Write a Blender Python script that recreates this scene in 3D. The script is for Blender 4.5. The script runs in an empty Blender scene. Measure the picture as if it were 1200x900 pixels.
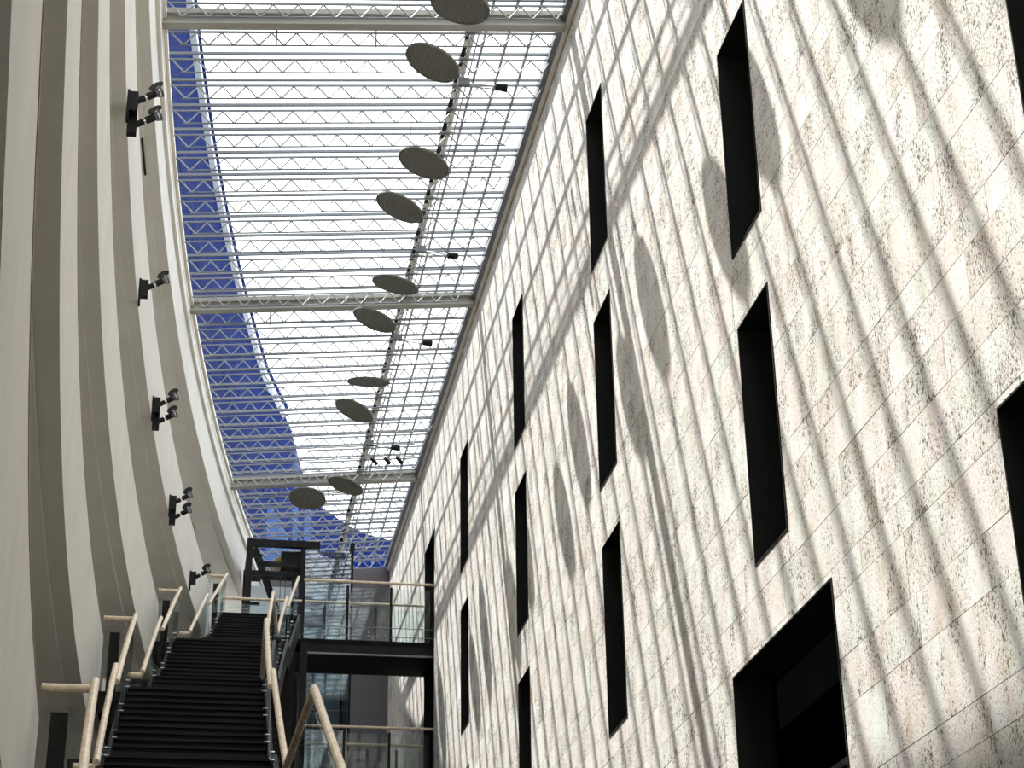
import bpy, math, random
from mathutils import Vector, Matrix

random.seed(7)
scene = bpy.context.scene
COL = scene.collection

# ------------------------------------------------------------------ camera
F_PX, PITCH, YAW, ROLL = 2153.0, math.radians(25.3887), math.radians(10.1768), math.radians(-0.9147)
fwd = Vector((math.sin(YAW) * math.cos(PITCH), math.cos(YAW) * math.cos(PITCH), math.sin(PITCH)))
r0 = Vector((math.cos(YAW), -math.sin(YAW), 0.0))
u0 = r0.cross(fwd)
right = math.cos(ROLL) * r0 + math.sin(ROLL) * u0
up = -math.sin(ROLL) * r0 + math.cos(ROLL) * u0
cam_data = bpy.data.cameras.new('camera')
cam_data.sensor_fit = 'HORIZONTAL'
cam_data.sensor_width = 36.0
cam_data.lens = F_PX / 1200.0 * 36.0
cam_data.clip_start = 0.05
cam_data.clip_end = 500.0
cam = bpy.data.objects.new('camera', cam_data)
COL.objects.link(cam)
cam.matrix_world = Matrix(((right.x, up.x, -fwd.x, 0), (right.y, up.y, -fwd.y, 0), (right.z, up.z, -fwd.z, 0), (0, 0, 0, 1)))
scene.camera = cam

# ------------------------------------------------------------------ world, sun, exposure
SUN_DIR = Vector((1.75, -2.29, -5.5)).normalized()
SUN_STRENGTH = 9.0
SKY_STRENGTH = 2.5
world = bpy.data.worlds.new('sky')
scene.world = world
world.use_nodes = True
wn = world.node_tree
wn.nodes.clear()
wo = wn.nodes.new('ShaderNodeOutputWorld')
wb = wn.nodes.new('ShaderNodeBackground')
tc = wn.nodes.new('ShaderNodeTexCoord')
nz = wn.nodes.new('ShaderNodeTexNoise')
nz.inputs['Scale'].default_value = 3.0
nz.inputs['Detail'].default_value = 5.0
rp = wn.nodes.new('ShaderNodeValToRGB')
rp.color_ramp.elements[0].position = 0.30
rp.color_ramp.elements[0].color = (0.74, 0.82, 1.0, 1)
rp.color_ramp.elements[1].position = 0.52
rp.color_ramp.elements[1].color = (0.98, 0.99, 0.98, 1)
wn.links.new(tc.outputs['Generated'], nz.inputs['Vector'])
wn.links.new(nz.outputs['Fac'], rp.inputs['Fac'])
wn.links.new(rp.outputs['Color'], wb.inputs['Color'])
wb.inputs['Strength'].default_value = SKY_STRENGTH
wn.links.new(wb.outputs[0], wo.inputs[0])

sun_data = bpy.data.lights.new('sun_offscreen', 'SUN')
sun_data.energy = SUN_STRENGTH
sun_data.angle = math.radians(0.6)
sun_data.color = (1.0, 0.965, 0.93)
sun = bpy.data.objects.new('sun_offscreen', sun_data)
COL.objects.link(sun)
sun.rotation_euler = SUN_DIR.to_track_quat('-Z', 'Y').to_euler()
sun.location = (-10, 40, 60)

vs = scene.view_settings
vs.view_transform = 'Standard'
vs.look = 'None'
vs.exposure = 0.28
vs.gamma = 1.0
vs.use_curve_mapping = False
scene.cycles.use_denoising = True
scene.cycles.max_bounces = 10
scene.cycles.diffuse_bounces = 5
scene.cycles.transparent_max_bounces = 24
scene.cycles.caustics_reflective = False
scene.cycles.caustics_refractive = False

# ------------------------------------------------------------------ materials
MATS = {}
def principled(name, col, rough=0.6, metal=0.0, spec=0.5, noise=0.0, scale=4.0, bump=0.0):
    m = bpy.data.materials.new(name)
    m.use_nodes = True
    nt = m.node_tree
    b = nt.nodes['Principled BSDF']
    b.inputs['Base Color'].default_value = (*col, 1)
    b.inputs['Roughness'].default_value = rough
    b.inputs['Metallic'].default_value = metal
    b.inputs['Specular IOR Level'].default_value = spec
    if noise or bump:
        g = nt.nodes.new('ShaderNodeNewGeometry')
        n = nt.nodes.new('ShaderNodeTexNoise')
        n.inputs['Scale'].default_value = scale
        n.inputs['Detail'].default_value = 6.0
        nt.links.new(g.outputs['Position'], n.inputs['Vector'])
        if noise:
            r = nt.nodes.new('ShaderNodeValToRGB')
            r.color_ramp.elements[0].position = 0.25
            r.color_ramp.elements[1].position = 0.75
            r.color_ramp.elements[0].color = (*[max(0, c * (1 - noise)) for c in col], 1)
            r.color_ramp.elements[1].color = (*[min(1, c * (1 + noise)) for c in col], 1)
            nt.links.new(n.outputs['Fac'], r.inputs['Fac'])
            nt.links.new(r.outputs['Color'], b.inputs['Base Color'])
        if bump:
            bp = nt.nodes.new('ShaderNodeBump')
            bp.inputs['Strength'].default_value = bump
            bp.inputs['Distance'].default_value = 0.02
            nt.links.new(n.outputs['Fac'], bp.inputs['Height'])
            nt.links.new(bp.outputs['Normal'], b.inputs['Normal'])
    MATS[name] = m
    return m

def glass(name, tint, refl=0.08, rough=0.02, min_refl=0.03):
    m = bpy.data.materials.new(name)
    m.use_nodes = True
    nt = m.node_tree
    nt.nodes.clear()
    o = nt.nodes.new('ShaderNodeOutputMaterial')
    mix = nt.nodes.new('ShaderNodeMixShader')
    t = nt.nodes.new('ShaderNodeBsdfTransparent')
    t.inputs['Color'].default_value = (*tint, 1)
    g = nt.nodes.new('ShaderNodeBsdfGlossy')
    g.inputs['Roughness'].default_value = rough
    lw = nt.nodes.new('ShaderNodeLayerWeight')
    lw.inputs['Blend'].default_value = 0.25
    mr = nt.nodes.new('ShaderNodeMapRange')
    mr.inputs['To Min'].default_value = min_refl
    mr.inputs['To Max'].default_value = min_refl + refl
    nt.links.new(lw.outputs['Fresnel'], mr.inputs['Value'])
    nt.links.new(mr.outputs['Result'], mix.inputs['Fac'])
    nt.links.new(t.outputs[0], mix.inputs[1])
    nt.links.new(g.outputs[0], mix.inputs[2])
    nt.links.new(mix.outputs[0], o.inputs['Surface'])
    MATS[name] = m
    return m

def travertine():
    m = bpy.data.materials.new('travertine')
    m.use_nodes = True
    nt = m.node_tree
    N, L = nt.nodes, nt.links
    b = N['Principled BSDF']
    b.inputs['Roughness'].default_value = 0.75
    b.inputs['Specular IOR Level'].default_value = 0.25
    geo = N.new('ShaderNodeNewGeometry')
    at = N.new('ShaderNodeAttribute')
    at.attribute_name = 'slab_random'
    # shift the veins from slab to slab
    sc_ = N.new('ShaderNodeVectorMath'); sc_.operation = 'SCALE'
    sc_.inputs[0].default_value = (7.0, 31.0, 17.0)
    L.new(at.outputs['Fac'], sc_.inputs['Scale'])
    ad = N.new('ShaderNodeVectorMath'); ad.operation = 'ADD'
    L.new(geo.outputs['Position'], ad.inputs[0]); L.new(sc_.outputs[0], ad.inputs[1])
    # patches of tone, stretched along the bedding
    mp = N.new('ShaderNodeMapping'); mp.inputs['Scale'].default_value = (1.0, 1.7, 0.8)
    mp.inputs['Rotation'].default_value = (math.radians(22), 0, 0)
    L.new(ad.outputs[0], mp.inputs['Vector'])
    def noise(scale, detail, rough, vec, off=0.0):
        n = N.new('ShaderNodeTexNoise'); n.inputs['Scale'].default_value = scale
        n.inputs['Detail'].default_value = detail; n.inputs['Roughness'].default_value = rough
        if off:
            o_ = N.new('ShaderNodeVectorMath'); o_.operation = 'ADD'; o_.inputs[1].default_value = (off, off * 1.7, off * .6)
            L.new(vec, o_.inputs[0]); vec = o_.outputs[0]
        L.new(vec, n.inputs['Vector'])
        return n.outputs['Fac']
    def ramp(fac, stops):
        r = N.new('ShaderNodeValToRGB'); e = r.color_ramp.elements
        e[0].position, e[0].color = stops[0][0], (*stops[0][1], 1)
        e[1].position, e[1].color = stops[-1][0], (*stops[-1][1], 1)
        for p, c in stops[1:-1]:
            x = e.new(p); x.color = (*c, 1)
        L.new(fac, r.inputs['Fac'])
        return r.outputs['Color']
    def mul(a, b):
        m_ = N.new('ShaderNodeMix'); m_.data_type = 'RGBA'; m_.blend_type = 'MULTIPLY'; m_.inputs[0].default_value = 1.0
        L.new(a, m_.inputs[6]); L.new(b, m_.inputs[7])
        return m_.outputs[2]
    tone = ramp(noise(1.6, 6, 0.6, mp.outputs[0]), [(0.28, (0.68, 0.62, 0.53)), (0.42, (0.83, 0.79, 0.74)), (0.58, (0.89, 0.875, 0.85)), (0.72, (0.93, 0.93, 0.91))])
    hue = ramp(noise(1.1, 3, 0.5, mp.outputs[0], 11.3), [(0.34, (0.955, 1.0, 0.975)), (0.5, (1.0, 0.99, 0.98)), (0.66, (1.0, 0.945, 0.945))])
    slab = ramp(at.outputs['Fac'], [(0.0, (0.96, 0.965, 0.955)), (0.5, (1, 1, 1)), (1.0, (0.985, 0.96, 0.955))])
    # open pits, thick in some beds and rare in others
    mp2 = N.new('ShaderNodeMapping'); mp2.inputs['Scale'].default_value = (1.0, 1.25, 0.85)
    mp2.inputs['Rotation'].default_value = (math.radians(22), 0, 0)
    L.new(ad.outputs[0], mp2.inputs['Vector'])
    dens = noise(1.5, 5, 0.6, mp.outputs[0], 5.1)
    mr = N.new('ShaderNodeMapRange')
    mr.inputs['From Min'].default_value = 0.32; mr.inputs['From Max'].default_value = 0.70
    mr.inputs['To Min'].default_value = -0.10; mr.inputs['To Max'].default_value = 0.10
    L.new(dens, mr.inputs['Value'])
    sm = N.new('ShaderNodeMath'); sm.operation = 'ADD'
    L.new(noise(27.0, 3, 0.6, mp2.outputs[0]), sm.inputs[0]); L.new(mr.outputs['Result'], sm.inputs[1])
    pits = ramp(sm.outputs[0], [(0.575, (1, 1, 1)), (0.66, (0.20, 0.175, 0.15))])
    sm2 = N.new('ShaderNodeMath'); sm2.operation = 'ADD'
    L.new(noise(60.0, 2, 0.5, mp2.outputs[0], 3.7), sm2.inputs[0]); L.new(mr.outputs['Result'], sm2.inputs[1])
    grain = ramp(sm2.outputs[0], [(0.50, (1, 1, 1)), (0.68, (0.50, 0.47, 0.43))])
    L.new(mul(mul(mul(tone, hue), slab), mul(pits, grain)), b.inputs['Base Color'])
    bp = N.new('ShaderNodeBump'); bp.inputs['Strength'].default_value = 0.35; bp.inputs['Distance'].default_value = 0.012
    inv = N.new('ShaderNodeMath'); inv.operation = 'MULTIPLY'; inv.inputs[1].default_value = -1.0
    L.new(sm.outputs[0], inv.inputs[0]); L.new(inv.outputs[0], bp.inputs['Height'])
    L.new(bp.outputs['Normal'], b.inputs['Normal'])
    MATS['travertine'] = m

travertine()
principled('plaster', (0.84, 0.82, 0.77), 0.8, noise=0.05, scale=1.2)
principled('coping', (0.42, 0.30, 0.17), 0.5, noise=0.2, scale=9)
principled('trim', (0.90, 0.86, 0.74), 0.6)
principled('joint', (0.36, 0.31, 0.26), 0.9)
principled('black', (0.009, 0.009, 0.010), 0.5, spec=0.2)
principled('black_matt', (0.022, 0.022, 0.022), 0.85, spec=0.1)
principled('tread', (0.007, 0.007, 0.008), 0.75, spec=0.12, noise=0.2, scale=6)
principled('nosing', (0.018, 0.018, 0.02), 0.6, spec=0.15)
principled('steel', (0.20, 0.215, 0.24), 0.45, metal=0.2)
principled('web_steel', (0.36, 0.37, 0.38), 0.45, metal=0.2)
principled('steel_dark', (0.20, 0.21, 0.23), 0.4, metal=0.5)
principled('white_steel', (0.74, 0.73, 0.68), 0.5)
principled('beam_paint', (0.40, 0.39, 0.35), 0.55)
principled('chrome', (0.85, 0.86, 0.88), 0.12, metal=1.0)
principled('disc', (0.17, 0.165, 0.14), 0.6, metal=0.1)
principled('wood', (0.82, 0.66, 0.49), 0.4, noise=0.25, scale=14)
principled('floor', (0.16, 0.15, 0.14), 0.5, noise=0.1)
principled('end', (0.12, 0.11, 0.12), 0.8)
principled('pale', (0.80, 0.84, 0.90), 0.5)
principled('cladding', (0.0045, 0.0150, 0.095), 0.8, spec=0.02)
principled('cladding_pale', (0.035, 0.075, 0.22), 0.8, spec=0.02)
principled('cornice', (0.85, 0.88, 0.92), 0.5)
principled('dark_room_glazing', (0.012, 0.012, 0.012), 0.06, spec=0.3)  # opaque glazing; darkness of the rooms behind is put into its colour
principled('yellow', (0.75, 0.48, 0.05), 0.5)
glass('roof_glass', (0.97, 0.985, 0.98), refl=0.05, min_refl=0.0)
glass('rail_glass', (0.92, 0.955, 0.955), refl=0.28, min_refl=0.03)
glass('lift_glass', (0.62, 0.68, 0.74), refl=0.5, min_refl=0.14)
glass('clear_glass', (0.95, 0.97, 0.975), refl=0.10, min_refl=0.0)
glass('dark_glass', (0.03, 0.032, 0.03), refl=0.02, min_refl=0.004)

# ------------------------------------------------------------------ helpers
class MB:
    def __init__(s):
        s.v, s.f, s.a = [], [], []
    def box(s, x0, x1, y0, y1, z0, z1, a=0.0):
        n = len(s.v)
        s.v += [(x0, y0, z0), (x1, y0, z0), (x1, y1, z0), (x0, y1, z0), (x0, y0, z1), (x1, y0, z1), (x1, y1, z1), (x0, y1, z1)]
        s.f += [(n, n+3, n+2, n+1), (n+4, n+5, n+6, n+7), (n, n+1, n+5, n+4), (n+1, n+2, n+6, n+5), (n+2, n+3, n+7, n+6), (n+3, n, n+4, n+7)]
        s.a += [a] * 6
        return s
    def hexa(s, p, a=0.0):
        # eight corners: bottom four, top four (same order)
        n = len(s.v)
        s.v += [tuple(q) for q in p]
        s.f += [(n, n+3, n+2, n+1), (n+4, n+5, n+6, n+7), (n, n+1, n+5, n+4), (n+1, n+2, n+6, n+5), (n+2, n+3, n+7, n+6), (n+3, n, n+4, n+7)]
        s.a += [a] * 6
        return s
    def bar(s, p, q, w, h, upv=(0, 0, 1)):
        p, q = Vector(p), Vector(q)
        d = (q - p).normalized()
        u = Vector(upv)
        sd = d.cross(u).normalized() * (w / 2)
        u2 = sd.cross(d).normalized() * (h / 2)
        return s.hexa([p - sd - u2, p + sd - u2, q + sd - u2, q - sd - u2, p - sd + u2, p + sd + u2, q + sd + u2, q - sd + u2])
    def tube(s, pts, r, n=8, r2=None, cap=True):
        pts = [Vector(p) for p in pts]
        rings = []
        for i, p in enumerate(pts):
            d = (pts[min(i+1, len(pts)-1)] - pts[max(i-1, 0)]).normalized()
            u = Vector((0, 0, 1)) if abs(d.z) < 0.95 else Vector((1, 0, 0))
            a = d.cross(u).normalized(); b = a.cross(d).normalized()
            rr = r if r2 is None else r + (r2 - r) * i / (len(pts) - 1)
            k = len(s.v)
            s.v += [tuple(p + a * (rr * math.cos(2*math.pi*j/n)) + b * (rr * math.sin(2*math.pi*j/n))) for j in range(n)]
            rings.append(k)
        for k0, k1 in zip(rings, rings[1:]):
            for j in range(n):
                s.f.append((k0 + j, k0 + (j+1) % n, k1 + (j+1) % n, k1 + j)); s.a.append(0)
        if cap:
            s.f.append(tuple(rings[0] + j for j in reversed(range(n)))); s.a.append(0)
            s.f.append(tuple(rings[-1] + j for j in range(n))); s.a.append(0)
        return s
    def sweep(s, ys, xfun, d0, d1, z0, z1):
        # rectangular section following the curved wall: x = xfun(y)+d ; z0/z1 may be functions of y
        fz0 = z0 if callable(z0) else (lambda y: z0)
        fz1 = z1 if callable(z1) else (lambda y: z1)
        n0 = len(s.v)
        for y in ys:
            x = xfun(y)
            s.v += [(x+d0, y, fz0(y)), (x+d1, y, fz0(y)), (x+d1, y, fz1(y)), (x+d0, y, fz1(y))]
        m = len(ys)
        for i in range(m - 1):
            a = n0 + 4*i; b = a + 4
            for j in range(4):
                s.f.append((a+j, a+(j+1) % 4, b+(j+1) % 4, b+j)); s.a.append(0)
        s.f.append((n0, n0+3, n0+2, n0+1)); s.a.append(0)
        e = n0 + 4*(m-1)
        s.f.append((e, e+1, e+2, e+3)); s.a.append(0)
        return s
    def mesh(s, name, mat, smooth=False, attr=False):
        me = bpy.data.meshes.new(name)
        me.from_pydata(s.v, [], s.f)
        if attr:
            at = me.attributes.new('slab_random', 'FLOAT', 'FACE')
            at.data.foreach_set('value', s.a)
        me.materials.append(MATS[mat])
        if smooth:
            me.polygons.foreach_set('use_smooth', [True] * len(me.polygons))
        me.update()
        return me
    def build(s, name, mat, parent=None, smooth=False, attr=False):
        o = bpy.data.objects.new(name, s.mesh(name, mat, smooth, attr))
        COL.objects.link(o)
        if parent is not None:
            o.parent = parent
            o.matrix_parent_inverse = Matrix.Translation(parent.location).inverted()
        return o

def tag(o, label=None, cat=None, group=None, kind=None):
    if label: o['label'] = label
    if cat: o['category'] = cat
    if group: o['group'] = group
    if kind: o['kind'] = kind
    return o

def empty(name, loc=(0, 0, 0), **k):
    o = bpy.data.objects.new(name, None)
    COL.objects.link(o)
    o.location = loc
    o.empty_display_size = 0.2
    return tag(o, **k)

def frange(a, b, st):
    n = max(1, int(round((b - a) / st)))
    return [a + (b - a) * i / n for i in range(n + 1)]

W = 6.0                              # face of the stone wall
PITCHZ = 3.87                        # storey height
FL = {k: 14.92 - PITCHZ * (4 - k) for k in range(-1, 7)}
def xw(y): return -1.4078988678 + 0.00272723829 * (y - 22) ** 2 + 0.0016449828 * (y - 22)
ROOF_Z0, ROOF_S = 20.5, 0.103
def rz(x, off=0.0): return ROOF_Z0 + off + ROOF_S * (x - 6)
FLOOR_Z = -2.5
Y_NEAR, Y_END = -4.0, 56.5

# ------------------------------------------------------------------ the setting
tag(MB().box(-6, 7.5, Y_NEAR - 0.3, Y_END + 1, FLOOR_Z - 0.3, FLOOR_Z).build('floor', 'floor'), 'dark stone floor of the atrium far below the frame', 'floor', kind='structure')
tag(MB().box(-5, 6.6, Y_NEAR - 0.3, Y_NEAR, FLOOR_Z, 21).build('wall_back', 'plaster'), 'plain plastered wall closing the near end of the atrium', 'wall', kind='structure')
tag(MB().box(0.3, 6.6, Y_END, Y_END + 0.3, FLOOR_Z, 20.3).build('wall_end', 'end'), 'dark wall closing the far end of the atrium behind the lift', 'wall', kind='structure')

# ---- stone wall with openings
HOLES = []
WTOP = 2.9163 * 6
windows = []
for r in range(4):
    z1 = WTOP - PITCHZ * r; z0 = z1 - 2.942
    for c in range(-1, 4):
        y1 = (3.0664 + 1.2364 * c) * 6; y0 = y1 - 1.18
        if r == 3 and c in (-1, 0):
            continue
        windows.append((y0, y1, z0, z1, 'slot'))
windows.append((2.6789 * 6, 3.2532 * 6, FL[1] - 0.35, WTOP - 3 * PITCHZ, 'wide'))
windows.append((8.65, 12.12, FL[1] - 0.35, WTOP - 3 * PITCHZ, 'wide'))
windows.append((45.4, 47.35, 6.0, WTOP, 'tall'))
HOLES = [w[:4] for w in windows]

def cut(rect, holes):
    out = [rect]
    for h in holes:
        nxt = []
        for (a, b, c, d) in out:
            if h[0] >= b or h[1] <= a or h[2] >= d or h[3] <= c:
                nxt.append((a, b, c, d)); continue
            if h[0] > a: nxt.append((a, h[0], c, d))
            if h[1] < b: nxt.append((h[1], b, c, d))
            m0, m1 = max(a, h[0]), min(b, h[1])
            if h[2] > c: nxt.append((m0, m1, c, h[2]))
            if h[3] < d: nxt.append((m0, m1, h[3], d))
        out = nxt
    return out

wall_r = empty('wall_right', (W, 20, FLOOR_Z), label='tall travertine clad wall with dark slot windows and stripes of sun', cat='wall', kind='structure')
bk = MB()
for q in cut((Y_NEAR, Y_END, FLOOR_Z, 20.3), HOLES):
    bk.box(W + 0.035, W + 0.3, *q)
bk.build('backing', 'joint', wall_r)
COURSES = [0.72, 0.47, 0.60, 0.31, 0.54, 0.45, 0.45, 0.33]
zc = [3.86 - PITCHZ * 2]
while zc[-1] < 20.2:
    zc.append(zc[-1] + COURSES[(len(zc) - 1) % 8])
rng = random.Random(3)
slabs = []
for i in range(len(zc) - 1):
    y = Y_NEAR + rng.uniform(0, 1.2)
    za, zb_ = max(zc[i], FLOOR_Z), min(zc[i+1], 20.22)
    if zb_ - za < 0.05: continue
    while y < Y_END:
        ln = rng.choice([0.95, 1.2, 1.45, 1.45, 1.8, 2.1])
        yb = min(y + ln, Y_END)
        rv = rng.random()
        for q in cut((y, yb, za, zb_), HOLES):
            if q[1] - q[0] > 0.03 and q[3] - q[2] > 0.03:
                slabs.append((*q, rv))
        y = yb
def seen(q):
    cy, cz = (q[0] + q[1]) / 2, (q[2] + q[3]) / 2
    p = Vector((W, cy, cz))
    d = p.dot(fwd)
    if d < 1: return 0
    u = 600 + F_PX * p.dot(right) / d; v = 450 - F_PX * p.dot(up) / d
    if u < -40 or u > 1260 or v < -60 or v > 960: return 0
    return (q[1] - q[0]) * (q[3] - q[2]) * W / p.length ** 3
order = sorted(range(len(slabs)), key=lambda i: -seen(slabs[i]))
near = set(order[:300])
G = 0.004
field = MB()
for i, (a, b, c, d, rv) in enumerate(slabs):
    pr = rng.uniform(0.0, 0.003)
    if i in near:
        MB().box(W - pr, W + 0.04, a + G, b - G, c + G, d - G, rv).build('stone_slab', 'travertine', wall_r, attr=True)
    else:
        field.box(W - pr, W + 0.04, a + G, b - G, c + G, d - G, rv)
tag(field.build('stone_slab_field', 'travertine', wall_r, attr=True), kind='stuff')

def label_window(y0, z1, kind):
    if kind == 'slot':
        r = int(round((WTOP - z1) / PITCHZ)); c = int(round((y0 + 1.18) / 6 - 3.0664) / 1.2364 + .5) if False else int(round(((y0 + 1.18) / 6 - 3.0664) / 1.2364))
        return 'black slot window, %s row from the roof, %s from the tall opening' % (('first', 'second', 'third', 'fourth')[r], ('first', 'second', 'third', 'fourth', 'fifth')[3 - c])
    if kind == 'tall': return 'very tall black opening that the glass bridges lead into'
    if kind == 'wide': return 'wide black opening with deep dark reveal below the slot windows' if y0 > 14 else 'wide black opening nearest to the start of the stone wall'
    return 'narrow upright black slot window in the stone wall'
for n, (y0, y1, z0, z1, kind) in enumerate(windows):
    w = empty('window_%d' % (n + 1), (W, (y0 + y1) / 2, z0), label=label_window(y0, z1, kind), cat='window', kind='structure')
    D = 0.48; t = 0.02
    m = MB()
    m.box(W - 0.012, W + D, y0, y0 + t, z0, z1)
    m.box(W - 0.012, W + D, y1 - t, y1, z0, z1)
    m.box(W - 0.012, W + D, y0 + t, y1 - t, z1 - t, z1)
    m.box(W - 0.012, W + D, y0 + t, y1 - t, z0, z0 + t)
    m.build('reveal', 'black_matt', w)
    if kind == 'wide':
        MB().box(W + D - 0.05, W + D - 0.02, y0 + t, y1 - t, z0 + t, z1 - t).build('pane', 'dark_glass', w)
        f = MB()
        f.box(W + D - 0.08, W + D, y0 + t, y0 + 0.07, z0 + t, z1 - t).box(W + D - 0.08, W + D, y1 - 0.07, y1 - t, z0 + t, z1 - t)
        f.box(W + D - 0.08, W + D, y0 + 0.07, y1 - 0.07, z1 - 0.07, z1 - t)
        f.box(W + D - 0.08, W + D, y0 + 0.07, y1 - 0.07, FL[1] + 1.05, FL[1] + 1.12)
        f.build('window_frame', 'black', w)
        MB().box(W + 1.6, W + 1.65, y0 - 1.5, y1 + 4, z0 - 0.1, z1 + 0.3).build('room_back', 'end', w)
    else:
        MB().box(W + D - 0.03, W + D, y0, y1, z0, z1).build('pane', 'dark_room_glazing', w)

# ---- trims at the head of the stone wall
t1 = empty('trim_1', (W, 26, 20.2), label='cream metal capping along the head of the stone wall', cat='trim', kind='structure')
MB().box(W - 0.075, W + 0.3, Y_NEAR, Y_END, 20.22, 20.33).build('capping', 'trim', t1)
MB().box(W - 0.015, W + 0.02, Y_NEAR, Y_END, 20.185, 20.22).build('edge_strip', 'coping', t1)
t2 = empty('trim_2', (W, 26, 20.3), label='dark gutter between the stone wall and the roof glazing', cat='trim', kind='structure')
MB().box(W - 0.17, W - 0.08, Y_NEAR, Y_END, 20.33, 20.36).box(W - 0.18, W - 0.165, Y_NEAR, Y_END, 20.33, 20.52).box(W - 0.165, W + 0.3, Y_NEAR, Y_END, 20.50, 20.53).build('gutter_channel', 'steel_dark', t2)

# ---- curved gallery side
YS = frange(-1.0, Y_END, 1.15)
YB = frange(Y_NEAR, Y_END, 1.5)
wl = empty('wall_left', (xw(20), 20, FLOOR_Z), label='curved plaster wall of stacked gallery parapets and recessed soffits', cat='wall', kind='structure')
LAND = {k: 15.48 + 10.05 * (k - 1) for k in range(1, 5)}
for k in range(0, 6):
    fl = FL[k]
    if k < 5:
        MB().sweep(YS if k else frange(5, Y_END, 1.15), xw, 0.0, -0.20, fl - 0.67, fl).build('slab_edge', 'plaster', wl)
        MB().sweep(YB, xw, -0.20, -3.4, fl - 0.74, fl - 0.01).build('gallery_floor', 'plaster', wl)
        segs = [(5.0 if k == 0 else -1.0, Y_END)]
        if k in LAND:
            a, b = LAND[k] + 0.55, LAND[k] + 2.7
            segs = [(-1.0, a), (b, Y_END)]
        for (a, b) in segs:
            if b - a < 0.3: continue
            ys = frange(a, b, 1.15)
            MB().sweep(ys, xw, 0.0, -0.14, fl, fl + 0.955).build('parapet', 'plaster', wl)
            MB().sweep(ys, xw, 0.006, -0.15, fl + 0.955, fl + 0.98).build('coping', 'coping', wl)
    else:
        top = lambda y: rz(xw(y)) - 0.07
        MB().sweep(YS, xw, 0.0, -0.20, fl - 0.67, top).build('top_fascia', 'plaster', wl)
        MB().sweep(YB, xw, -0.20, -3.4, fl - 0.74, fl - 0.01).build('gallery_ceiling', 'plaster', wl)
        MB().sweep(YS, xw, 0.07, -0.05, lambda y: rz(xw(y)) - 0.62, lambda y: rz(xw(y)) - 0.10).build('upper_fascia', 'plaster', wl)
        MB().sweep(YS, xw, 0.075, 0.0, lambda y: rz(xw(y)) - 0.36, lambda y: rz(xw(y)) - 0.34).build('ledge', 'coping', wl)
        MB().sweep(YS, xw, 0.135, -0.05, lambda y: rz(xw(y)) - 0.15, lambda y: rz(xw(y)) - 0.04).build('edge_trim', 'trim', wl)
MB().sweep(YB, xw, -3.2, -3.5, FLOOR_Z, 19.6).build('gallery_back_wall', 'plaster', wl)

# ---- drum of the building rising outside above the roof
dr = empty('blue_drum', (xw(45) - 0.5, 45, 19.3), label='curved blue clad upper storeys rising outside beyond the glass roof', cat='building')
DT = 27.45
DP = [(xw(y) - 0.40, y) for y in frange(-2, 57, 1.6)] + [(2.02, 58.6), (2.46, 60.2), (2.86, 61.8), (3.13, 63.4), (3.40, 65.0), (3.74, 66.8), (4.12, 68.3), (4.72, 69.6), (5.6, 71.0), (6.5, 72.1), (7.9, 72.9), (9.6, 73.6), (11.5, 74.2), (14, 74.8)]
def strip(m, pts, d0, d1, z0, z1):
    # rectangular section along a plan polyline, offset to its left by d
    P = [Vector((p[0], p[1], 0)) for p in pts]
    off = []
    for i, p in enumerate(P):
        t = (P[min(i + 1, len(P) - 1)] - P[max(i - 1, 0)]).normalized()
        off.append(Vector((t.y, -t.x, 0)))
    for i in range(len(P) - 1):
        a, b, na, nb = P[i], P[i+1], off[i], off[i+1]
        q = [a + na * d1, a + na * d0, b + nb * d0, b + nb * d1]
        m.hexa([(v.x, v.y, z0) for v in q] + [(v.x, v.y, z1) for v in q])
    return m
strip(MB(), DP, -.05, -.8, 19.55, DT - .1).build('core', 'steel_dark', dr)
for i in range(12, len(DP) - 1):
    a, b = Vector(DP[i]), Vector(DP[i+1])
    a2, b2 = a + (b - a) * .008, b - (b - a) * .008
    for (za, zb_) in ((19.6, 23.35), (23.4, DT - .02)):
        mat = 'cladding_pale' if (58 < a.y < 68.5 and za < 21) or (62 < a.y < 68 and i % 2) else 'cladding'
        strip(MB(), [a2, b2], 0.0, -.06, za, zb_).build('cladding_panel', mat, dr)
cp = [p for p in DP if p[1] < 61]
strip(MB(), cp, .16, -.8, DT - .30, DT + .01).build('cornice', 'cornice', dr)
strip(MB(), cp, .22, .12, DT - .08, DT + .05).build('cornice_rail', 'cladding', dr)

# ------------------------------------------------------------------ roof
T_Y0, T_P = 26.44, 0.838
TY = [T_Y0 + T_P * i for i in range(-18, 36)]
BAR_X = [4.54, 4.98, 5.42, 5.86]
ceil = empty('ceiling', (2, 30, 20), label='sloping glass roof of the atrium carried on thin steel trusses', cat='glass roof', kind='structure')
def pane_box(m, x0, x1, y0, y1):
    o = 0.07
    return m.hexa([(x0, y0, rz(x0, o)), (x1, y0, rz(x1, o)), (x1, y1, rz(x1, o)), (x0, y1, rz(x0, o)),
                   (x0, y0, rz(x0, o + .012)), (x1, y0, rz(x1, o + .012)), (x1, y1, rz(x1, o + .012)), (x0, y1, rz(x0, o + .012))])
far_m = MB()
ty_all = frange(Y_NEAR, TY[0] - T_P, 0.838) + TY + [Y_END]
for a, b in zip(ty_all, ty_all[1:]):
    xl = min(xw(a), xw(b)) - 0.38
    cols = [xl, xl + (4.25 - xl) / 3, xl + 2 * (4.25 - xl) / 3, 4.25] + BAR_X + [6.2]
    for x0, x1 in zip(cols, cols[1:]):
        if a > 26:
            pane_box(MB(), x0 + .003, x1 - .003, a + .003, b - .003).build('pane', 'roof_glass', ceil)
        else:
            pane_box(far_m, x0 + .003, x1 - .003, a + .003, b - .003)
tag(far_m.build('pane_field', 'roof_glass', ceil), kind='stuff')
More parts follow.
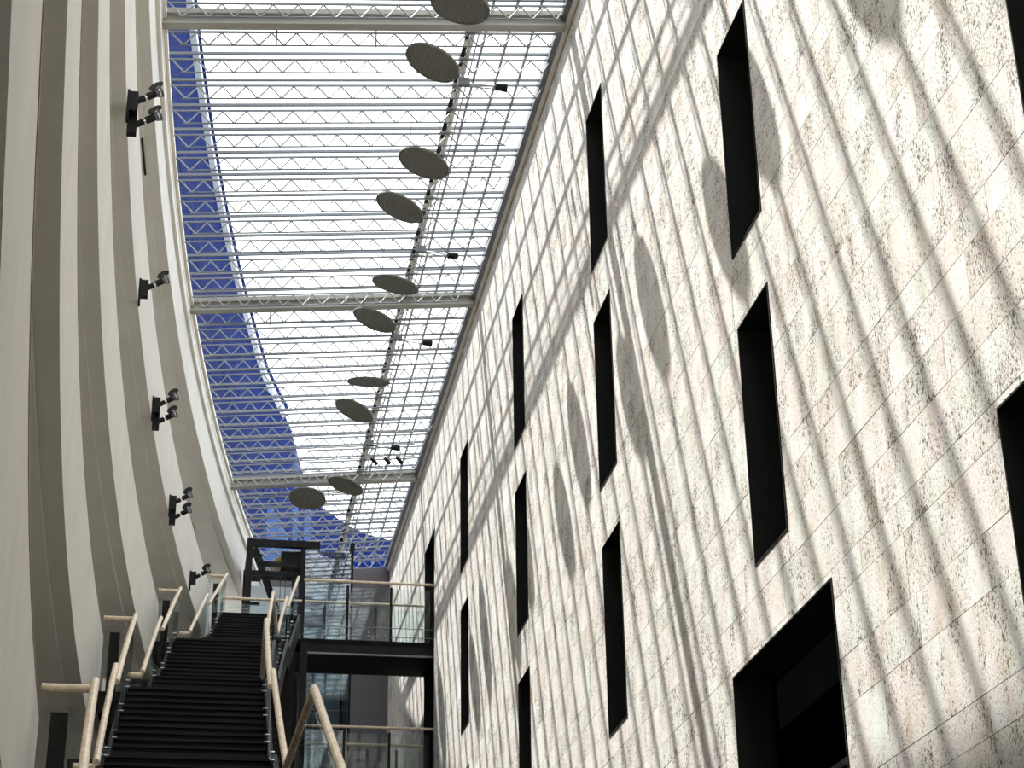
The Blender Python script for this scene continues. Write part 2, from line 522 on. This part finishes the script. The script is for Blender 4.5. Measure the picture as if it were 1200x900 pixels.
for x in BAR_X:
    m = MB()
    m.hexa([(x - .022, Y_NEAR, rz(x, .0)), (x + .022, Y_NEAR, rz(x, .0)), (x + .022, Y_END, rz(x, .0)), (x - .022, Y_END, rz(x, .0)),
            (x - .022, Y_NEAR, rz(x, .06)), (x + .022, Y_NEAR, rz(x, .06)), (x + .022, Y_END, rz(x, .06)), (x - .022, Y_END, rz(x, .06))])
    m.build('glazing_bar', 'web_steel', ceil)

ORD = ['first', 'second', 'third', 'fourth', 'fifth', 'sixth', 'seventh', 'eighth', 'ninth', 'tenth', 'eleventh', 'twelfth', 'thirteenth', 'fourteenth', 'fifteenth']
BEAMS = (14.6, 26.86, 37.75, 48.64)
def truss_label(y):
    nm = {14.6: 'unseen nearest', 26.86: 'near', 37.75: 'middle', 48.64: 'far'}
    bs = [b for b in BEAMS if b < y]
    if not bs: return 'slender steel roof truss before the first main beam'
    b = bs[-1]
    i = int((y - b) / T_P)
    return 'slender zigzag steel roof truss, %s one beyond the %s main beam' % (ORD[min(i, 14)], nm[b].replace('unseen nearest', 'overhead'))
for ty in TY:
    xl = xw(ty) + 0.0
    tr = empty('roof_truss', (xl, ty, rz(xl)), label=truss_label(ty), cat='truss', group='roof trusses across the atrium')
    xa, xb = xl - 0.3, W - 0.12
    MB().bar((xa, ty, rz(xa, .015)), (xb, ty, rz(xb, .015)), 0.04, 0.055).build('glazing_beam', 'steel', tr)
    MB().bar((xa, ty, rz(xa, -.115)), (xb, ty, rz(xb, -.115)), 0.03, 0.035).build('top_chord', 'steel', tr)
    x0 = xl + 0.42
    x1 = x0 + 0.44 * math.floor((xb - 0.12 - x0) / 0.44)
    MB().tube([(x0 - .06, ty, rz(x0 - .06, -.40)), (x1 + .06, ty, rz(x1 + .06, -.40))], 0.016, 6).build('bottom_chord', 'steel', tr)
    m = MB()
    x = x0
    WR = 0.016
    m.tube([(x - .22, ty, rz(x - .22, -.135)), (x, ty, rz(x, -.40))], WR, 5)
    while x < x1 - 0.01:
        m.tube([(x, ty, rz(x, -.40)), (x + .22, ty, rz(x + .22, -.135))], WR, 5)
        m.tube([(x + .22, ty, rz(x + .22, -.135)), (x + .44, ty, rz(x + .44, -.40))], WR, 5)
        x += .44
    m.tube([(x, ty, rz(x, -.40)), (x + .15, ty, rz(x + .15, -.135))], WR, 5)
    m.build('web', 'web_steel', tr)
    MB().box(xl, xl + 0.06, ty - .05, ty + .05, rz(xl, -.2), rz(xl, .0)).build('bracket', 'steel_dark', tr)

for i, my in enumerate(BEAMS):
    xl = xw(my)
    mb = empty('roof_beam', (xl, my, rz(xl)), label='broad painted steel main roof beam, %s of the four across the atrium' % ('overhead one', 'near one', 'middle one', 'far one behind the last disc pair')[i], cat='beam', group='main roof beams')
    a, b = (xl - .3, my, rz(xl - .3, -.04)), (W - .08, my, rz(W - .08, -.04))
    MB().bar(a, b, 0.24, 0.10).build('flange', 'beam_paint', mb)
    MB().bar((a[0], my, a[2] - .13), (b[0], my, b[2] - .13), 0.05, 0.18).build('beam_web', 'beam_paint', mb)
    MB().bar((a[0], my, a[2] - .24), (b[0], my, b[2] - .24), 0.20, 0.04).build('lower_flange', 'beam_paint', mb)
    for f in (0.28, 0.52):
        x = xl + (W - xl) * f
        MB().tube([(x, my + .14, rz(x, -.05)), (x, my + .14, rz(x, -.62))], 0.015, 6).build('hanger', 'steel_dark', mb)

# the long lattice carrier running the length of the roof
lg = empty('long_carrier', (4.25, 34, 20), label='long steel carrier with cable tray running lengthwise under the roof', cat='carrier')
LX = 4.25
MB().tube([(LX + .045, 8, rz(LX, -.04)), (LX + .045, Y_END - .1, rz(LX, -.04))], 0.045, 10).build('pipe', 'white_steel', lg)
MB().tube([(LX + .16, 8, rz(LX, -.02)), (LX + .16, Y_END - .1, rz(LX, -.02))], 0.014, 6).build('conduit', 'steel', lg)
MB().box(LX - .09, LX - .01, 8, Y_END - .1, rz(LX, -.07), rz(LX, -.03)).build('cable_tray', 'black', lg)
for nm, mat, me_ in (('clip', 'white_steel', MB().box(-.12, .19, -.025, .025, -.02, .01)), ('tray_joint', 'white_steel', MB().box(-.095, -.005, .26, .44, -.03, .005))):
    me = me_.mesh(nm, mat)
    for ty in TY:
        o = bpy.data.objects.new(nm, me); COL.objects.link(o); o.parent = lg
        o.matrix_parent_inverse = Matrix.Translation(lg.location).inverted()
        o.location = (LX, ty, rz(LX, -.07))

# spotlights clipped to the carrier
RS = [((4.19, 28.25), (5.06, 28.39)), ((4.19, 34.62), (5.07, 34.89)), ((4.17, 38.9), (5.07, 39.19)), ((4.14, 45.27), (5.03, 45.59))]
for (a, b), w_ in zip(RS, ('beside the disc under the near main beam', 'before the middle main beam', 'just beyond the middle main beam', 'beside the row of floodlights')):
    s_ = empty('roof_spotlight', (a[0], a[1], 19.76), label='roof spotlight with black head on an arm, ' + w_, cat='spotlight', group='spotlights on the roof carrier')
    z = 19.78
    MB().tube([(a[0], a[1], z), (b[0] - .2, b[1] - .04, z + .07)], 0.018, 6).build('arm', 'chrome', s_)
    MB().tube([(a[0] + .12, a[1] + .07, z - .02), (b[0] - .15, b[1] + .03, z + .05)], 0.012, 6).build('cable', 'steel_dark', s_)
    MB().box(a[0] - .05, a[0] + .17, a[1] - .05, a[1] + .06, z - .05, z + .10).build('gear_box', 'steel_dark', s_)
    MB().tube([(b[0] - .2, b[1] - .03, z + .06), (b[0] + .02, b[1], z + .07)], 0.065, 10, 0.085).build('lamp_head', 'black', s_)
for x in (4.52, 4.88, 5.22):
    s_ = empty('roof_floodlight', (x, 46.8, 19.8), label='small black floodlight hanging in a row before the main beam', cat='spotlight', group='floodlights by the far main beam')
    zz = rz(x, -.46)
    MB().tube([(x - .12, 46.72, zz + .1), (x + .05, 46.85, zz - .01)], 0.045, 8, 0.055).build('lamp_head', 'black', s_)
    MB().bar((x - .02, 46.78, zz + .05), (x - .02, 46.78, zz + .40), 0.02, 0.02, (1, 0, 0)).build('bracket', 'steel_dark', s_)

# ------------------------------------------------------------------ hanging discs
DISCS = [((3.73, 25.18), (0.213, -0.071, 0.974)), ((3.48, 26.88), (0.394, -0.047, 0.918)), ((3.75, 30.2), (0.316, -0.046, 0.948)),
         ((3.48, 31.92), (0.39, -0.073, 0.918)), ((3.76, 35.19), (0.198, -0.162, 0.967)), ((3.49, 36.92), (0.351, -0.069, 0.934)),
         ((3.68, 40.19), (-0.007, -0.226, 0.974)), ((3.49, 41.9), (0.394, 0.006, 0.919)), ((3.72, 46.88), (0.325, -0.008, 0.946)),
         ((2.75, 47.96), (0.098, 0.243, 0.965)),
         ((3.74, 20.2), (0.25, -0.06, 0.965)), ((3.48, 21.9), (0.35, -0.05, 0.93)), ((3.52, 16.95), (0.35, -0.05, 0.93))]
RD = 0.515
lat = MB()
p_ = 0.052
n_ = int(RD / p_)
for layer in range(2):
    z0, z1 = (-0.012, 0.0) if layer == 0 else (0.002, 0.014)
    w_ = 0.029 if layer == 0 else 0.035
    for i in range(-n_, n_ + 1):
        c = i * p_
        h = math.sqrt(max(0, (RD - .01) ** 2 - c * c))
        if h < 0.03: continue
        if layer == 0: lat.box(c - w_/2, c + w_/2, -h, h, z0, z1)
        else: lat.box(-h, h, c - w_/2, c + w_/2, z0, z1)
lat_me = lat.mesh('lattice', 'disc')
rim = MB()
K = 40
for j in range(K):
    a0, a1 = 2*math.pi*j/K, 2*math.pi*(j+1)/K
    for (ra, rb, za, zb_) in ((RD - .018, RD, -.02, .02),):
        pts = []
        for z in (za, zb_):
            pts += [(ra*math.cos(a0), ra*math.sin(a0), z), (rb*math.cos(a0), rb*math.sin(a0), z), (rb*math.cos(a1), rb*math.sin(a1), z), (ra*math.cos(a1), ra*math.sin(a1), z)]
        rim.hexa(pts)
rim_me = rim.mesh('rim', 'disc')
DL = ['just before the near main beam', 'right under the near main beam', 'first beyond the near main beam', 'second beyond the near main beam', 'third beyond the near main beam',
      'just before the middle main beam', 'nearly edge on, first beyond the middle main beam', 'second beyond the middle main beam', 'just before the far main beam', 'off the row toward the curved wall',
      'second before the near main beam', 'overhead between two main beams', 'right past the overhead beam']
for (xy, nrm), dl_ in zip(DISCS, DL):
    loc = Vector((xy[0], xy[1], 19.2))
    nrm = Vector(nrm).normalized()
    e = empty('hanging_disc', loc, label='round dark perforated disc hung ' + dl_, cat='disc', group='perforated discs hung below the roof')
    xa_ = Vector((1, 0, 0)); xa_ = (xa_ - nrm * xa_.dot(nrm)).normalized()
    ya_ = nrm.cross(xa_)
    M3 = Matrix((xa_, ya_, nrm)).transposed().to_4x4()
    for nm, me in (('lattice', lat_me), ('rim', rim_me)):
        o = bpy.data.objects.new(nm, me); COL.objects.link(o); o.parent = e
        o.matrix_local = M3
    for s in (-1, 1):
        p = loc + xa_ * (0.3 * s)
        q = Vector((p.x, min(TY, key=lambda t: abs(t - p.y)), rz(p.x, -.12)))
        MB().tube([p, q], 0.006, 5).build('hanger', 'steel', e)
    MB().bar(loc - xa_ * 0.34 + nrm * .025, loc + xa_ * 0.34 + nrm * .025, 0.03, 0.02).build('cross_bar', 'steel_dark', e)

# ------------------------------------------------------------------ spotlights on the gallery parapet
def lamp(parent, base, direc):
    d = Vector(direc).normalized()
    base = Vector(base)
    MB().tube([base, base + d * 0.13], 0.045, 10).build('arm', 'black', parent)
    MB().tube([base + d * .12, base + d * .19], 0.016, 8).build('joint', 'chrome', parent)
    MB().tube([base + d * .18, base + d * .21, base + d * .27, base + d * .30], 0.052, 12).build('lamp_body', 'black', parent)
    c = base + d * .30
    MB().tube([c, c + d * .03, c + d * .09], 0.05, 16, 0.085).build('reflector', 'steel_dark', parent)
    MB().tube([c + d * .045, c + d * .06], 0.075, 16).build('rim', 'chrome', parent)
    u = Vector((-0.35, 0.0, 1)); u = (u - d * u.dot(d)).normalized()
    mc = c + d * 0.07 + u * 0.09
    nn = (u * 0.75 - d * 0.35 + Vector((0.25, -0.75, 0))).normalized()
    MB().tube([mc, mc + nn * 0.010], 0.105, 20).build('mirror', 'trim', parent)
    MB().tube([mc + nn * .010, mc + nn * 0.016], 0.108, 20).build('mirror_back', 'black', parent)
    MB().tube([c + u * .03, mc - u * .05], 0.008, 6).build('stay', 'black', parent)
SP = [(21.6, 14.20, 2, 'farthest from the stair top'), (27.35, 14.38, 1, 'between two double ones'), (31.9, 14.35, 2, 'middle of the row of five'), (36.75, 14.32, 2, 'second from the stair top'), (41.85, 14.45, 1, 'beside the stair top')]
for (y, z, n, w_) in SP:
    x = xw(y)
    lb = 'black %s headed spotlight on the gallery parapet, ' % ('double' if n == 2 else 'single') + w_
    e = empty('parapet_spotlight', (x, y, z), label=lb, cat='spotlight', group='parapet spotlights')
    MB().box(x, x + 0.035, y - .07, y + .07, z - .16, z + .30).build('back_plate', 'black', e)
    MB().box(x + .02, x + .15, y - .06, y + .06, z - .02, z + .28).build('gear_box', 'black', e)
    if n == 2:
        MB().box(x + .02, x + .15, y + .08, y + .19, z - .30, z + .00).build('gear_box', 'black', e)
    lamp(e, (x + .12, y - .02, z + .14), (0.75, 0.05, 0.50))
    if n == 2:
        lamp(e, (x + .12, y + .14, z - .14), (0.75, 0.06, 0.50))
# small brackets on the top fascia
for i_, y in enumerate((29.2, 32.9, 36.3, 40.0, 43.5, 47.0, 50.5)):
    x = xw(y)
    zt = rz(x) - .42
    e = empty('fascia_bracket', (x, y, zt), label='small studded metal fixing on the top fascia, %s beyond the near main beam' % ORD[i_], cat='bracket', group='fixings along the top fascia')
    for j in range(3):
        MB().tube([(x - .01, y + .10 * (j - 1), zt), (x + .05, y + .10 * (j - 1), zt)], 0.022, 8).build('stud', 'steel_dark', e)
    MB().box(x, x + .012, y - .16, y + .16, zt - .03, zt + .03).build('plate', 'trim', e)
# thin black slots in the gallery soffit
for (ya, yb, dd, lb) in ((28.3, 29.5, -0.24, "long"), (47.0, 47.9, -0.75, "short")):
    z = FL[5] - .755
    tag(MB().bar((xw(ya) + dd, ya, z), (xw(yb) + dd, yb, z), 0.035, 0.05).build('soffit_light', 'black'), lb + ' thin black light strip under the top gallery ceiling', 'light strip')

# ------------------------------------------------------------------ stairs
def sxl(y): return xw(y) + 0.40
def sxr(y): return xw(y) + 2.37
RAIL_H = 1.12
def flight(ya, za, yb, zb_, name_label):
    e = empty('stair_flight', ((sxl(ya) + sxr(ya)) / 2, ya, za), label=name_label, cat='stairs', group='flights of the long stair')
    n = 12
    rise, run = (zb_ - za) / n, (yb - ya) / n
    for i in range(n):
        y0 = ya + run * i; z1 = za + rise * (i + 1)
        a, b = sxl(y0) + .05, sxr(y0) - .05
        t = MB().box(a, b, y0, y0 + run + .02, z1 - rise - .03, z1).build('tread', 'tread', e)
        MB().box(a, b, y0 - .025, y0 + .03, z1 - .035, z1 + .002).build('nosing', 'nosing', t)
    for fx, nm in ((sxl, 0.0), (sxr, 0.0)):
        m = MB()
        ym = frange(ya, yb, 0.6)
        for y0, y1 in zip(ym, ym[1:]):
            zz0 = za + (zb_ - za) * (y0 - ya) / (yb - ya); zz1 = za + (zb_ - za) * (y1 - ya) / (yb - ya)
            x0, x1 = fx(y0), fx(y1)
            m.hexa([(x0 - .03, y0, zz0 - .42), (x0 + .03, y0, zz0 - .42), (x1 + .03, y1, zz1 - .42), (x1 - .03, y1, zz1 - .42),
                    (x0 - .03, y0, zz0 + .12), (x0 + .03, y0, zz0 + .12), (x1 + .03, y1, zz1 + .12), (x1 - .03, y1, zz1 + .12)])
        m.build('stringer', 'black', e)
    MB().hexa([(sxl(ya), ya, za - .40), (sxr(ya), ya, za - .40), (sxr(yb), yb, zb_ - .40), (sxl(yb), yb, zb_ - .40),
               (sxl(ya), ya, za - .34), (sxr(ya), ya, za - .34), (sxr(yb), yb, zb_ - .34), (sxl(yb), yb, zb_ - .34)]).build('soffit', 'black_matt', e)
    return e

def balustrade(pts, label, group, rail='wood', posts=True, base=0.0, toprail=True, ext=0.0, r=0.037, post_n=None):
    """pts: floor level points along the edge"""
    pts = [Vector(p) for p in pts]
    e = empty('balustrade', pts[0], label=label, cat='balustrade', group=group)
    top = [p + Vector((0, 0, RAIL_H)) for p in pts]
    if ext:
        d0 = (top[1] - top[0]).normalized(); d1 = (top[-1] - top[-2]).normalized()
        top[0] = top[0] - d0 * ext; top[-1] = top[-1] + d1 * ext
    if toprail:
        MB().tube(top, r, 12).build('handrail', rail, e, smooth=False)
    total = sum((b - a).length for a, b in zip(pts, pts[1:]))
    np_ = post_n or max(1, round(total / 1.3))
    def at(t):
        s = t * total
        for a, b in zip(pts, pts[1:]):
            l = (b - a).length
            if s <= l + 1e-6: return a + (b - a) * (s / l)
            s -= l
        return pts[-1]
    for i in range(np_):
        a, b = at(i / np_ + .012), at((i + 1) / np_ - .012)
        d = (b - a); sd = Vector((d.y, -d.x, 0)).normalized() * .006
        zt = RAIL_H - .16
        g = MB().hexa([a - sd + Vector((0, 0, base)), a + sd + Vector((0, 0, base)), b + sd + Vector((0, 0, base)), b - sd + Vector((0, 0, base)),
                       a - sd + Vector((0, 0, zt)), a + sd + Vector((0, 0, zt)), b + sd + Vector((0, 0, zt)), b - sd + Vector((0, 0, zt))]).build('glass_panel', 'rail_glass', e)
        for f in (0.5,):
            p = a + d * f
            for dz in (0.0, 0.09):
                c = p + Vector((0, 0, base + .14 + dz))
                n2 = sd.normalized()
                MB().tube([c - n2 * .03, c + n2 * .03], 0.016, 8).build('glass_clamp', 'chrome', g)
    if posts:
        for i in range(np_ + 1):
            p = at(min(1, max(0, i / np_)))
            d = (pts[-1] - pts[0]); d.z = 0; d.normalize()
            m = MB()
            m.bar(p + Vector((0, 0, base - .05)), p + Vector((0, 0, RAIL_H - .12)), 0.03, 0.07, tuple(d))
            m.tube([p + Vector((0, 0, RAIL_H - .12)), p + Vector((0, 0, RAIL_H - .02))], 0.010, 6)
            m.build('post', 'black', e)
    return e

WHERE = {4: 'bridge landing', 3: 'first landing below the bridge', 2: 'second landing below the bridge', 1: 'third landing below the bridge'}
def rails_for(ya, za, yb, zb_, where):
    for fx, side in ((sxl, 'wall'), (sxr, 'open')):
        ys = frange(ya, yb, 0.85)
        pts = [(fx(y) + (.06 if side == 'wall' else -.06), y, za + (zb_ - za) * (y - ya) / (yb - ya)) for y in ys]
        balustrade(pts, 'glass balustrade, ' + ('wall side' if side == 'wall' else 'open side') + ' of the flight ' + where,
                   'balustrades of the stair flights', posts=False, base=0.10, ext=0.05)

def landing(ya, yb, z, label):
    e = empty('stair_landing', ((sxl(ya) + sxr(ya)) / 2, ya, z), label=label, cat='landing', group='stair landings')
    ys = frange(ya, yb, 0.7)
    MB().sweep(ys, xw, 0.0, 2.40, z - .12, z).build('deck', 'tread', e)
    MB().sweep(ys, xw, 0.40, 0.50, z - .50, z - .12).build('beam', 'black', e)
    MB().sweep(ys, xw, 2.28, 2.40, z - .50, z - .12).build('beam', 'black', e)
    MB().box(xw(ya), sxr(ya), ya - .03, ya + .0, z - .30, z).build('edge_plate', 'black', e)
    return e

for k in range(1, 5):
    Y = LAND[k]; z = FL[k]; zm = z - PITCHZ / 2
    wu, wl_ = 'reaching the ' + WHERE[k], 'two under the ' + WHERE[k]
    flight(Y - 3.4, zm, Y, z, 'black steel stair flight ' + wu)
    rails_for(Y - 3.4, zm, Y, z, wu)
    if k >= 2:
        landing(Y - 4.0, Y - 3.4, zm, 'short black half landing under the ' + WHERE[k])
        flight(Y - 7.3, FL[k-1], Y - 4.0, zm, 'black steel stair flight ' + wl_)
        rails_for(Y - 7.3, FL[k-1], Y - 4.0, zm, wl_)
        Ys = Y - 7.3
        balustrade([(sxl(Ys) - .16, Ys, FL[k-1] - .06), (sxl(Ys) + .05, Ys, FL[k-1] - .06)], 'little rail stub below the flight ' + wl_, 'handrail stubs', posts=False, base=.05, post_n=1)
    if k < 4:
        landing(Y, Y + 2.75, z, 'black stair platform, ' + WHERE[k] + ', opening to the gallery')
        ys = frange(Y + .05, Y + 2.7, 0.9)
        balustrade([(sxr(y) - .06, y, z) for y in ys], 'level wood handrail on the open edge of the ' + WHERE[k], 'landing balustrades', posts=False, base=.05, post_n=2)
    balustrade([(xw(Y) + .03, Y - .05, z - .07), (sxl(Y) + .05, Y - .05, z - .07)], 'short level wood rail to the curved wall at the ' + WHERE[k], 'short return rails', posts=False, base=.05, post_n=1)
    x = xw(Y) + .2
    tag(MB().box(x - .07, x + .07, Y - .13, Y - .07, FL[k] - .5, FL[k] + .82).build('newel_post', 'black_matt'), 'flat black post by the curved wall at the ' + WHERE[k], 'post', 'posts by the curved wall')

# tall dark support under the top landing
sp = empty('stair_support', (1.9, 44.6, 6), label='tall black steel support standing under the top landing', cat='support')
MB().box(1.35, 2.40, 44.6, 44.8, 6.0, 13.88).build('support_panel', 'black_matt', sp)
MB().box(2.52, 2.70, 44.6, 45.2, 6.0, 14.0).build('column', 'black', sp)

# ------------------------------------------------------------------ bridges
YA, YB_ = 45.78, 47.52
for lvl, k in (('upper', 4), ('lower', 3)):
    z = FL[k]
    x0 = xw(YA) if k == 4 else 2.4
    x0n = 2.62
    e = empty('bridge', (x0, (YA + YB_) / 2, z), label='%s black footbridge crossing to the tall opening in the stone wall' % lvl, cat='bridge')
    MB().box(x0, W + 0.4, YA - .05, YB_ + .05, z - .60, z - .48).build('deck', 'tread', e)
    MB().box(x0n, W + 0.02, YA - .07, YA - .0, z - .88, z - .84).build('lower_edge', 'steel_dark', e)
    MB().box(x0n, W + 0.02, YA - .04, YA + .04, z - .86, z - .48).build('beam', 'black', e)
    MB().box(x0n, W + 0.02, YB_ - .04, YB_ + .04, z - .86, z - .48).build('beam', 'black', e)
    MB().box(x0, W + 0.02, YA + .05, YB_ - .05, z - .86, z - .82).build('soffit', 'black_matt', e)
    balustrade([(x0n, YA, z), (W + .05, YA, z)], 'glass balustrade with wood handrail on the near edge of the %s bridge' % lvl, 'bridge balustrades', base=-.48, post_n=3)
    balustrade([((0.55 if k == 4 else 3.0), YB_, z), (W + .05, YB_, z)], 'glass balustrade with wood handrail on the far edge of the %s bridge' % lvl, 'bridge balustrades', base=-.48, post_n=4)
    for nm, zz in (('upper', -.10), ('lower', -.34)):
        MB().tube([(x0n, YA - .03, z + zz - .02), (W, YA - .03, z + zz - .02)], 0.010, 6).build('cable', 'steel', e)

# ------------------------------------------------------------------ glass lift
LY0, LY1 = 49.5, 52.2
lf = empty('glass_lift', (2.7, LY0, 6), label='glass lift shaft in a black steel frame behind the bridge', cat='lift')
ZT = 18.5
for x, w_ in ((1.27, .17), (2.78, .14), (4.18, .06)):
    for y in (LY0, LY1):
        MB().box(x - w_/2, x + w_/2, y - .06, y + .06, 4.0, ZT).build('frame_post', 'black', lf)
MB().box(1.27, 3.25, LY0 - .07, LY0 + .07, ZT - .22, ZT - .02).build('head_beam', 'black', lf)
MB().box(1.27, 4.2, LY1 - .07, LY1 + .07, ZT - .25, ZT).build('head_beam', 'black', lf)
for x in (1.27, 4.18):
    MB().box(x - .06, x + .06, LY0, LY1, ZT - .22, ZT).build('head_beam', 'black', lf)
for z in (17.90, 17.62, 14.6, 10.8):
    MB().box(1.5, 2.78, LY0 + .15, LY0 + .25, z - .13, z).build('cross_beam', 'black', lf)
MB().box(2.50, 2.64, LY0 + .12, LY0 + .24, 6.0, 17.55).build('guide_rail', 'black', lf)
MB().bar((1.40, LY0 + .3, ZT - .15), (2.15, LY0 + .8, 16.6), 0.16, 0.14).build('brace', 'black', lf)
MB().box(2.18, 2.86, LY0 + .3, LY0 + 1.2, ZT - .75, ZT - .22).build('drive_unit', 'black_matt', lf)
MB().box(2.02, 2.20, LY0 + .5, LY0 + .8, ZT - .62, ZT - .35).build('motor', 'yellow', lf)
MB().box(2.86, 2.98, LY0 + .5, LY0 + .8, ZT - .55, ZT - .33).build('motor', 'yellow', lf)
for z in (18.0, 17.3, 16.6, 15.9):
    MB().box(1.36, 1.62, LY0 + .02, LY0 + .12, z - .03, z + .03).build('rail_clip', 'black', lf)
for x in (2.20, 2.34, 2.55):
    MB().tube([(x, LY0 + .7, 6), (x, LY0 + .7, ZT - .5)], 0.012, 6).build('lift_cable', 'steel_dark', lf)
MB().box(1.3, 4.15, LY1 + .05, LY1 + .12, 14.4, ZT - .45).build('back_panel', 'pale', lf)
MB().box(1.3, 4.15, LY1 + .05, LY1 + .12, 4.0, 14.3).build('back_panel', 'pale', lf)
zz = 6.0
while zz < ZT - .3:
    z1 = min(zz + 1.9, ZT - .28)
    MB().box(2.86, 3.48, LY0 - .02, LY0, zz + .01, z1 - .01).build('glass_panel', 'lift_glass', lf)
    MB().box(3.50, 4.14, LY0 - .02, LY0, zz + .01, z1 - .01).build('glass_panel', 'lift_glass', lf)
    MB().box(1.36, 2.70, LY0 - .02, LY0, zz + .01, z1 - .01).build('glass_panel', 'clear_glass', lf)
    MB().box(4.17, 4.19, LY0 + .06, LY1 - .06, zz + .01, z1 - .01).build('glass_panel', 'lift_glass', lf)
    zz += 1.9
rr = random.Random(5)
z = 14.1
while z < ZT - .15:
    tl = .10 + rr.uniform(-.02, .05)
    MB().hexa([(3.0 + rr.uniform(0, .25), LY0 + .12, z), (4.12, LY0 + .12, z + tl), (4.12, LY0 + .30, z + tl + .05), (3.05, LY0 + .30, z + .05),
               (3.0, LY0 + .12, z + .035), (4.12, LY0 + .12, z + tl + .035), (4.12, LY0 + .30, z + tl + .085), (3.05, LY0 + .30, z + .085)]).build('reflection_slat', 'chrome', lf)  # added chrome slats stand for the roof truss reflections in the lift glass
    z += .17
